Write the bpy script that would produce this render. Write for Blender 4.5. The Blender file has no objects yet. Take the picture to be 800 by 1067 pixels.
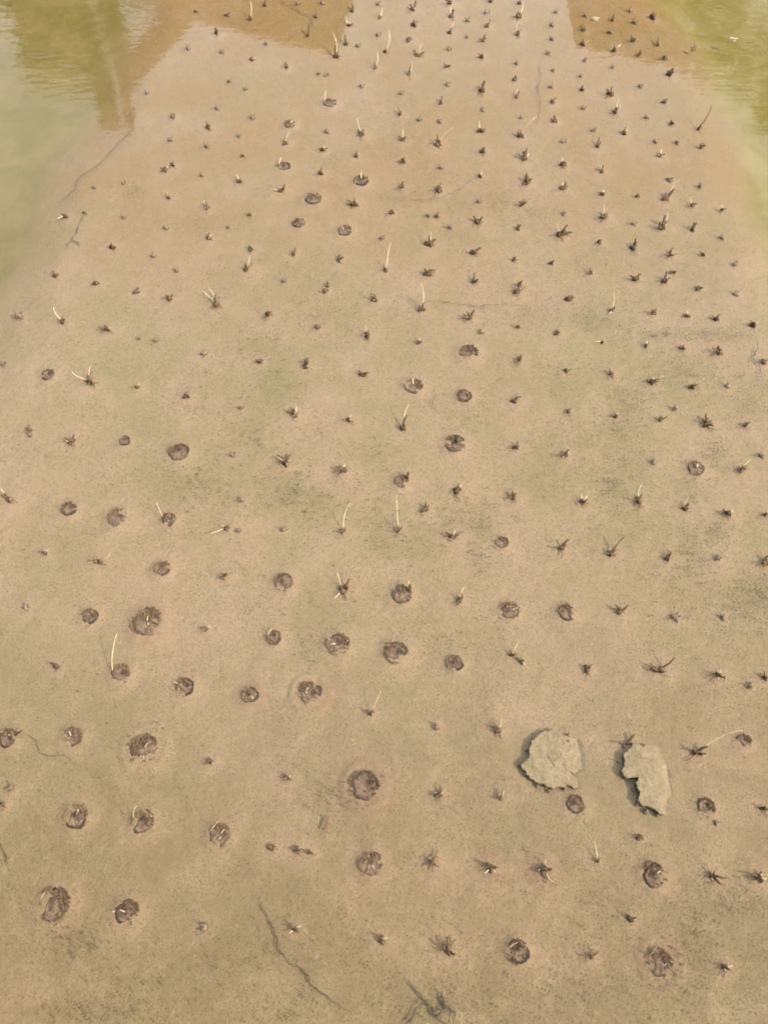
import bpy, math, random
import numpy as np
from mathutils import Vector, Matrix
R = math.radians
random.seed(7); np.random.seed(7)
S = bpy.context.scene
COL = S.collection

# ------------------------------------------------------------------ camera
H, PITCH, FPX = 3.0, 60.6, 837.0           # metres above the water, degrees below horizontal, focal length in photo pixels
cam = bpy.data.cameras.new('camera'); camo = bpy.data.objects.new('camera', cam); COL.objects.link(camo)
cam.sensor_fit = 'VERTICAL'; cam.sensor_height = 24.0
cam.lens = 24.0 * FPX / 1067.0
cam.clip_start = 0.05; cam.clip_end = 2000
camo.location = (0, 0, H); camo.rotation_euler = (R(90 - PITCH), 0, 0)
S.camera = camo
S.cycles.filter_width = 1.9

# ------------------------------------------------------------------ sky and sun
SUN_EL = 43.0
sunv = Vector((1.0, -0.5, 0)).normalized() * math.cos(R(SUN_EL)) + Vector((0, 0, math.sin(R(SUN_EL))))
w = bpy.data.worlds.new('World'); S.world = w; w.use_nodes = True
nt = w.node_tree; nt.nodes.clear()
sky = nt.nodes.new('ShaderNodeTexSky'); sky.sky_type = 'NISHITA'; sky.sun_disc = False
sky.sun_elevation = R(SUN_EL); sky.sun_rotation = math.atan2(sunv.x, sunv.y)
sky.air_density = 1.1; sky.dust_density = 4.0; sky.ozone_density = 1.0
bg = nt.nodes.new('ShaderNodeBackground'); bg.inputs['Strength'].default_value = 0.15
wo = nt.nodes.new('ShaderNodeOutputWorld')
nn = nt.nodes.new
ADDED_CLOUD = 11.0                                  # radiance of the cloud bank added ahead to brighten the mirrored sky (before the strength above)
tc = nn('ShaderNodeTexCoord'); dp = nn('ShaderNodeVectorMath'); dp.operation = 'DOT_PRODUCT'; dp.inputs[1].default_value = Vector((-.05, .84, .54)).normalized()
nz = nn('ShaderNodeTexNoise'); nz.inputs['Scale'].default_value = 2.6; nz.inputs['Detail'].default_value = 6; nz.inputs['Roughness'].default_value = .6
ad = nn('ShaderNodeMath'); ad.operation = 'MULTIPLY_ADD'; ad.inputs[1].default_value = .35
mr = nn('ShaderNodeMapRange'); mr.interpolation_type = 'SMOOTHSTEP'; mr.inputs['From Min'].default_value = .66; mr.inputs['From Max'].default_value = .98
cm = nn('ShaderNodeMix'); cm.data_type = 'RGBA'; cm.inputs[7].default_value = (.90*ADDED_CLOUD, .97*ADDED_CLOUD, 1.0*ADDED_CLOUD, 1)
nt.links.new(tc.outputs['Generated'], dp.inputs[0]); nt.links.new(tc.outputs['Generated'], nz.inputs['Vector'])
nt.links.new(nz.outputs[0], ad.inputs[0]); nt.links.new(dp.outputs['Value'], ad.inputs[2]); nt.links.new(ad.outputs[0], mr.inputs['Value'])
nt.links.new(mr.outputs[0], cm.inputs[0]); nt.links.new(sky.outputs[0], cm.inputs[6]); nt.links.new(cm.outputs[2], bg.inputs[0]); nt.links.new(bg.outputs[0], wo.inputs[0])
sl = bpy.data.lights.new('sun', 'SUN'); sl.energy = 2.8; sl.angle = R(0.6); sl.color = (1.0, 0.95, 0.87)
so = bpy.data.objects.new('sun', sl); COL.objects.link(so); so.location = (6, -3, 8)
so.rotation_euler = sunv.to_track_quat('Z', 'Y').to_euler()
S.view_settings.view_transform = 'Standard'; S.view_settings.look = 'None'
S.view_settings.gamma = 1; S.view_settings.exposure = 0.84; S.view_settings.use_curve_mapping = False

# ------------------------------------------------------------------ pixel <-> place
CP, SP = math.cos(R(PITCH)), math.sin(R(PITCH))
def ray(px, py):
    a, b = (px - 400) / FPX, (533.5 - py) / FPX
    return Vector((a, CP + b * SP, -SP + b * CP))
def at(px, py, z=0.0):
    d = ray(px, py); t = (z - H) / d.z
    return Vector((d.x * t, d.y * t, z))
def refl(px, py, Y):                        # where the mirror image at this pixel really stands, on the upright plane y = Y
    d = ray(px, py); p = at(px, py); t = (Y - p.y) / d.y
    return Vector((p.x + d.x * t, Y, -d.z * t))
def ppm(px, py):                            # photo pixels per metre across, at the water
    d = ray(px, py); t = -H / d.z
    return FPX / t

# ------------------------------------------------------------------ helpers
def tag(o, label=None, cat=None, group=None, kind=None):
    if label: o['label'] = label
    if cat: o['category'] = cat
    if group: o['group'] = group
    if kind: o['kind'] = kind
    return o
def empty(name, loc):
    o = bpy.data.objects.new(name, None); o.empty_display_size = 0.05; COL.objects.link(o); o.location = loc
    return o
class MB:
    def __init__(s): s.v = []; s.f = []
    def add(s, vs, fs):
        n = len(s.v); s.v += [tuple(v) for v in vs]; s.f += [tuple(i + n for i in f) for f in fs]
    def box(s, c, d, M=None):
        x, y, z = d[0] / 2, d[1] / 2, d[2] / 2
        vs = [Vector(p) for p in ((-x,-y,-z),(x,-y,-z),(x,y,-z),(-x,y,-z),(-x,-y,z),(x,-y,z),(x,y,z),(-x,y,z))]
        vs = [(M @ v if M else v) + Vector(c) for v in vs]
        s.add(vs, [(0,3,2,1),(4,5,6,7),(0,1,5,4),(1,2,6,5),(2,3,7,6),(3,0,4,7)])
    def tube(s, pts, rad, n=6, flat=1.0, cap=True):
        pts = [Vector(p) for p in pts]; vs = []; fs = []
        up = Vector((0.31, 0.2, 0.93))
        for i, p in enumerate(pts):
            t = (pts[min(i+1, len(pts)-1)] - pts[max(i-1, 0)]).normalized()
            a = t.cross(up)
            if a.length < 1e-3: a = t.cross(Vector((1, 0, 0)))
            a.normalize(); b = t.cross(a)
            r = rad[i] if hasattr(rad, '__len__') else rad
            for k in range(n):
                q = 2 * math.pi * k / n
                vs.append(p + a * (math.cos(q) * r) + b * (math.sin(q) * r * flat))
        for i in range(len(pts) - 1):
            for k in range(n):
                k2 = (k + 1) % n
                fs.append((i*n+k, i*n+k2, (i+1)*n+k2, (i+1)*n+k))
        if cap: fs += [tuple(range(n-1, -1, -1)), tuple((len(pts)-1)*n + k for k in range(n))]
        s.add(vs, fs)
    def prism(s, poly, depth):               # poly: points in order, extruded along +y
        n = len(poly); a = [Vector(p) for p in poly]; b = [p + Vector((0, depth, 0)) for p in a]
        s.add(a + b, [tuple(range(n)), tuple(range(2*n-1, n-1, -1))] + [((i+1) % n, i, n+i, n+(i+1) % n) for i in range(n)])
    def build(s, name, mat, parent=None, smooth=False):
        me = bpy.data.meshes.new(name); me.from_pydata(s.v, [], s.f)
        me.materials.append(mat)
        if smooth: me.polygons.foreach_set('use_smooth', [True] * len(me.polygons))
        me.update()
        o = bpy.data.objects.new(name, me); COL.objects.link(o)
        if parent: o.parent = parent
        return o

_lat = {}
def vnoise(x, y, seed):                     # smooth value noise for numpy arrays
    if seed not in _lat: _lat[seed] = np.random.RandomState(seed).rand(256, 256)
    L = _lat[seed]; xi = np.floor(x).astype(int); yi = np.floor(y).astype(int)
    fx = x - xi; fy = y - yi; fx = fx*fx*(3-2*fx); fy = fy*fy*(3-2*fy)
    g = lambda i, j: L[i % 256, j % 256]
    return (g(xi,yi)*(1-fx)+g(xi+1,yi)*fx)*(1-fy)+(g(xi,yi+1)*(1-fx)+g(xi+1,yi+1)*fx)*fy
def fbm(x, y, f, seed, oct=4):
    o = 0; a = 0.5
    for k in range(oct): o = o + a * (vnoise(x*f, y*f, seed+k) - 0.5); f *= 2.03; a *= 0.5
    return o
def sstep(a, b, x):
    t = np.clip((x - a) / (b - a), 0, 1); return t*t*(3-2*t)

# ------------------------------------------------------------------ materials
class NT:
    def __init__(s, name):
        s.m = bpy.data.materials.new(name); s.m.use_nodes = True; s.t = s.m.node_tree; s.t.nodes.clear()
        s.out = s.t.nodes.new('ShaderNodeOutputMaterial')
    def n(s, typ, **kw):
        nd = s.t.nodes.new(typ)
        for k, v in kw.items():
            if k.startswith('i_'): nd.inputs[int(k[2:]) if k[2:].isdigit() else k[2:].replace('_', ' ')].default_value = v
            else: setattr(nd, k, v)
        return nd
    def l(s, a, b): s.t.links.new(a, b)
    def noise(s, scale, detail=4, rough=0.55, vec=None, dist=0.0):
        nd = s.n('ShaderNodeTexNoise'); nd.inputs['Scale'].default_value = scale; nd.inputs['Detail'].default_value = detail
        nd.inputs['Roughness'].default_value = rough; nd.inputs['Distortion'].default_value = dist
        if vec is not None: s.l(vec, nd.inputs['Vector'])
        return nd.outputs[0]
    def ramp(s, fac, a, b, ca=(0,0,0,1), cb=(1,1,1,1)):
        nd = s.n('ShaderNodeValToRGB'); e = nd.color_ramp.elements
        e[0].position = a; e[1].position = b; e[0].color = ca; e[1].color = cb
        s.l(fac, nd.inputs[0]); return nd.outputs[0]
    def mix(s, fac, a, b, mode='MIX'):
        nd = s.n('ShaderNodeMix', data_type='RGBA', blend_type=mode)
        for v, k in ((fac, 0), (a, 6), (b, 7)):
            if hasattr(v, 'is_linked') or hasattr(v, 'links'): s.l(v, nd.inputs[k])
            else: nd.inputs[k].default_value = v
        return nd.outputs[2]
    def math(s, op, a, b=0.0):
        nd = s.n('ShaderNodeMath', operation=op)
        for v, k in ((a, 0), (b, 1)):
            if hasattr(v, 'links'): s.l(v, nd.inputs[k])
            else: nd.inputs[k].default_value = v
        return nd.outputs[0]
    def bsdf(s, col, rough=0.6, bump=None, dist=0.002, spec=0.5):
        b = s.n('ShaderNodeBsdfPrincipled'); b.inputs['Roughness'].default_value = rough
        b.inputs['Specular IOR Level'].default_value = spec
        if hasattr(col, 'links'): s.l(col, b.inputs['Base Color'])
        else: b.inputs['Base Color'].default_value = col
        if bump is not None:
            bn = s.n('ShaderNodeBump'); bn.inputs['Strength'].default_value = 1.0; bn.inputs['Distance'].default_value = dist
            s.l(bump, bn.inputs['Height']); s.l(bn.outputs[0], b.inputs['Normal'])
        s.l(b.outputs[0], s.out.inputs[0]); return b
def c4(r, g, b): return (r, g, b, 1.0)

def mud_color(t):
    pos = t.n('ShaderNodeNewGeometry').outputs['Position']
    big = t.ramp(t.noise(1.3, 5, 0.62, pos, 0.6), 0.38, 0.62)
    c = t.mix(big, c4(.372, .254, .154), c4(.308, .242, .116))
    c = t.mix(t.math('MULTIPLY', t.ramp(t.noise(2.7, 5, 0.65, pos, 0.4), 0.48, 0.72), 0.7), c, c4(.430, .298, .205))
    stain = t.n('ShaderNodeAttribute', attribute_name='stain').outputs['Fac']
    c = t.mix(t.math('MULTIPLY', t.ramp(t.noise(1.7, 6, 0.68, pos, 0.8), 0.48, 0.64), 0.70), c, c4(.265, .216, .094))
    c = t.mix(t.math('MULTIPLY', stain, t.ramp(t.noise(16, 5, 0.7, pos, .4), .32, .60)), c, c4(.265, .205, .080))
    near_tone = t.n('ShaderNodeAttribute', attribute_name='near_tone').outputs['Fac']; far_tone = t.n('ShaderNodeAttribute', attribute_name='far_tone').outputs['Fac']
    c = t.mix(t.math('MULTIPLY', far_tone, t.ramp(t.noise(1.9, 4, 0.6, pos), .2, .6)), c, c4(.310, .180, .058))  # more orange towards the far end of the paddy
    c = t.mix(t.math('MULTIPLY', near_tone, t.ramp(t.noise(4.2, 6, 0.72, pos, .6), .34, .60)), c, c4(.240, .174, .086))  # browner and darker towards the near end
    hf = t.n('ShaderNodeAttribute', attribute_name='halo').outputs['Fac']; rf = t.n('ShaderNodeAttribute', attribute_name='rust').outputs['Fac']
    c = t.mix(t.math('MULTIPLY', hf, t.ramp(t.noise(20, 4, .6, pos), .25, .65)), c, c4(.400, .262, .158))
    c = t.mix(t.math('MULTIPLY', rf, t.ramp(t.noise(26, 5, .7, pos), .32, .66)), c, c4(.270, .160, .090))
    fine = t.noise(95, 4, 0.7, pos, 0.3)
    c = t.mix(t.math('MULTIPLY', t.ramp(fine, 0.45, 0.70), 0.7), c, c4(.225, .155, .082))
    mid = t.noise(22, 5, 0.7, pos, 0.5)
    c = t.mix(t.math('MULTIPLY', t.ramp(mid, 0.50, 0.70), 0.5), c, c4(.245, .182, .085))
    c = t.mix(t.math('MULTIPLY', t.ramp(t.noise(40, 4, 0.6, pos), 0.54, 0.72), 0.28), c, c4(.43, .31, .185))
    sp = t.math('MULTIPLY', t.ramp(t.noise(170, 2, 0.5, pos), 0.575, 0.655), t.ramp(t.noise(5, 4, 0.6, pos), 0.25, 0.55))
    c = t.mix(t.math('MULTIPLY', sp, 0.8), c, c4(.125, .092, .042))
    s2 = t.math('MULTIPLY', t.ramp(t.noise(62, 4, 0.65, pos, .5), 0.57, 0.66), t.ramp(t.noise(3.3, 5, 0.65, pos), 0.36, 0.60))
    c = t.mix(t.math('MULTIPLY', s2, 0.55), c, c4(.175, .128, .060))
    return pos, c, fine, mid
def make_mud():
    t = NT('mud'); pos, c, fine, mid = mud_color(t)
    sl_ = t.n('ShaderNodeAttribute', attribute_name='slime').outputs['Fac']
    ed = t.math('ADD', sl_, t.math('MULTIPLY', t.math('SUBTRACT', t.noise(2.2, 5, 0.6, pos), 0.5), 0.7))
    sx = t.n('ShaderNodeSeparateXYZ'); t.l(pos, sx.inputs[0]); east = t.ramp(t.math('ADD', t.math('MULTIPLY', sx.outputs[0], .25), .5), .3, .7)
    n35 = t.ramp(t.noise(3.0, 5, 0.65, pos, .5), .38, .62)
    green = t.mix(east, t.mix(n35, c4(.185, .146, .034), c4(.245, .182, .062)), t.mix(n35, c4(.215, .170, .028), c4(.300, .240, .095)))
    c = t.mix(t.ramp(t.math('MULTIPLY', ed, sl_), 0.10, 0.75), c, green)
    gr = t.n('ShaderNodeAttribute', attribute_name='land').outputs['Fac']
    c = t.mix(gr, c, t.mix(t.noise(9, 5, 0.6, pos), c4(.07, .085, .03), c4(.16, .13, .07)))
    hgt = t.math('ADD', t.math('MULTIPLY', fine, 0.5), t.math('MULTIPLY', mid, 0.9))
    t.bsdf(c, 0.75, hgt, 0.007, 0.3); return t.m
def make_water():
    t = NT('water'); geo = t.n('ShaderNodeNewGeometry'); pos = geo.outputs['Position']
    rip = t.n('ShaderNodeAttribute', attribute_name='ripple').outputs['Fac']
    mp = t.n('ShaderNodeMapping'); mp.inputs['Scale'].default_value = (9, 22, 9); t.l(pos, mp.inputs['Vector'])
    h = t.math('ADD', t.noise(1.0, 3, 0.55, mp.outputs[0], 0.3), t.math('MULTIPLY', t.noise(0.4, 2, 0.5, mp.outputs[0]), 1.2))
    bp = t.n('ShaderNodeBump'); bp.inputs['Strength'].default_value = 1.0
    t.l(t.math('MULTIPLY', rip, 0.0022), bp.inputs['Distance']); t.l(h, bp.inputs['Height'])
    fr = t.n('ShaderNodeFresnel'); fr.inputs['IOR'].default_value = 1.333; t.l(bp.outputs[0], fr.inputs['Normal'])
    tr = t.n('ShaderNodeBsdfTransparent'); tr.inputs[0].default_value = c4(.97, .97, .95)
    gl = t.n('ShaderNodeBsdfGlossy'); gl.inputs['Roughness'].default_value = 0.02; t.l(bp.outputs[0], gl.inputs['Normal'])
    mx = t.n('ShaderNodeMixShader'); t.l(fr.outputs[0], mx.inputs[0]); t.l(tr.outputs[0], mx.inputs[1]); t.l(gl.outputs[0], mx.inputs[2])
    t.l(mx.outputs[0], t.out.inputs[0]); return t.m
def simple(name, a, b, scale=40, rough=0.6, bump=0.0, vary=0.0, spec=0.5):
    t = NT(name); co = t.n('ShaderNodeNewGeometry').outputs['Position']
    nz = t.noise(scale, 5, 0.65, co)
    c = t.mix(t.ramp(nz, 0.3, 0.7), c4(*a), c4(*b))
    if vary:
        rnd = t.n('ShaderNodeObjectInfo').outputs['Random']
        c = t.mix(t.math('MULTIPLY', rnd, vary), c, c4(*[min(1, x * 1.9) for x in b]))
    t.bsdf(c, rough, nz if bump else None, bump or .001, spec); return t.m
def clod_mat():
    t = NT('dried_mud'); pos = t.n('ShaderNodeNewGeometry').outputs['Position']
    n1 = t.noise(26, 6, 0.7, pos, 0.4); n2 = t.noise(120, 5, 0.7, pos)
    c = t.mix(t.ramp(n1, 0.35, 0.7), c4(.178, .134, .074), c4(.250, .192, .118))
    c = t.mix(t.math('MULTIPLY', t.ramp(n2, 0.48, 0.68), 0.8), c, c4(.115, .088, .042))
    n4 = t.noise(70, 4, .6, pos, .4); c = t.mix(t.math('MULTIPLY', t.ramp(n4, .60, .68), .7), c, c4(.10, .075, .040))
    t.bsdf(c, 0.85, t.math('ADD', n1, t.math('MULTIPLY', n2, 0.4)), 0.008, 0.25); return t.m
def tuft_mat():                              # rotten wet stems, paler towards some
    t = NT('rotten_stem'); pos = t.n('ShaderNodeNewGeometry').outputs['Position']
    nz = t.noise(160, 4, 0.6, pos)
    c = t.mix(t.ramp(nz, 0.35, 0.75), c4(.046, .028, .015), c4(.135, .085, .045))
    rnd = t.n('ShaderNodeObjectInfo').outputs['Random']
    c = t.mix(t.math('MULTIPLY', rnd, 0.5), c, c4(.20, .125, .066))
    t.bsdf(c, 0.65, nz, 0.002, 0.15); return t.m
def disc_mat():                              # a sodden mat of cut stems: purple brown with near black hollows and muddy patches
    t = NT('cut_stubble'); pos = t.n('ShaderNodeNewGeometry').outputs['Position']
    nz = t.noise(75, 5, 0.75, pos, 0.6); n2 = t.noise(190, 4, 0.7, pos); n3 = t.noise(28, 3, 0.6, pos)
    dk = t.n('ShaderNodeAttribute', attribute_name='dark').outputs['Fac']
    inner = t.mix(t.ramp(n3, .4, .62), c4(.120, .078, .052), c4(.235, .156, .096))
    inner = t.mix(t.math('MULTIPLY', t.ramp(n2, .50, .62), .75), inner, c4(.065, .042, .028))
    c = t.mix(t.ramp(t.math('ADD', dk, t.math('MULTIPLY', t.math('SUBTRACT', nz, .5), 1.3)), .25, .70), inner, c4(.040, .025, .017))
    c = t.mix(t.math('MULTIPLY', t.ramp(n2, .60, .72), .7), c, c4(.175, .120, .082))
    rnd = t.n('ShaderNodeObjectInfo').outputs['Random']
    c = t.mix(t.math('MULTIPLY', rnd, 0.35), c, c4(.215, .145, .088))
    t.bsdf(c, 0.75, t.math('ADD', nz, t.math('MULTIPLY', n2, .5)), 0.007, 0.15); return t.m
M = dict(mud=make_mud(), water=make_water(), clod=clod_mat(), tuft=tuft_mat(), disc=disc_mat(),
    straw=simple('dry_straw', (.34, .26, .13), (.60, .50, .31), 60, 0.55, 0, 0.15),
    cut=simple('pale_cut_stem', (.20, .14, .075), (.48, .38, .25), 200, 0.5),
    nub=simple('sodden_stem', (.10, .065, .036), (.17, .115, .064), 120, 0.55, 0.002, 0.3),
    algae=simple('algae_fleck', (.080, .062, .022), (.140, .108, .042), 30, 0.7),
    crack=simple('dark_crack', (.060, .042, .023), (.13, .092, .048), 50, 0.8),  # flat strips; the dark colour stands in for a groove
    brick=simple('brick_wall', (.23, .105, .045), (.30, .15, .065), 3, 0.9),
    plaster=simple('weathered_plaster', (.28, .18, .08), (.34, .22, .11), 2, 0.9),
    tile=simple('roof_tile', (.12, .06, .035), (.17, .085, .05), 5, 0.8),
    timber=simple('timber', (.16, .09, .04), (.22, .13, .06), 6, 0.8),
    white=simple('glint_white', (.75, .75, .72), (.82, .82, .80), 5, 0.3),
    flake=simple('pale_husk', (.42, .36, .26), (.58, .51, .40), 60, 0.6),
    glass=simple('dark_window', (.03, .03, .03), (.04, .04, .04), 2, 0.1),
    bark=simple('bark', (.09, .06, .035), (.14, .10, .06), 12, 0.9),
    leaf=simple('leaf', (.045, .060, .012), (.085, .095, .022), 3, 0.6),
    leafdry=simple('dry_leaf', (.13, .085, .025), (.20, .13, .04), 3, 0.6))

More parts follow.
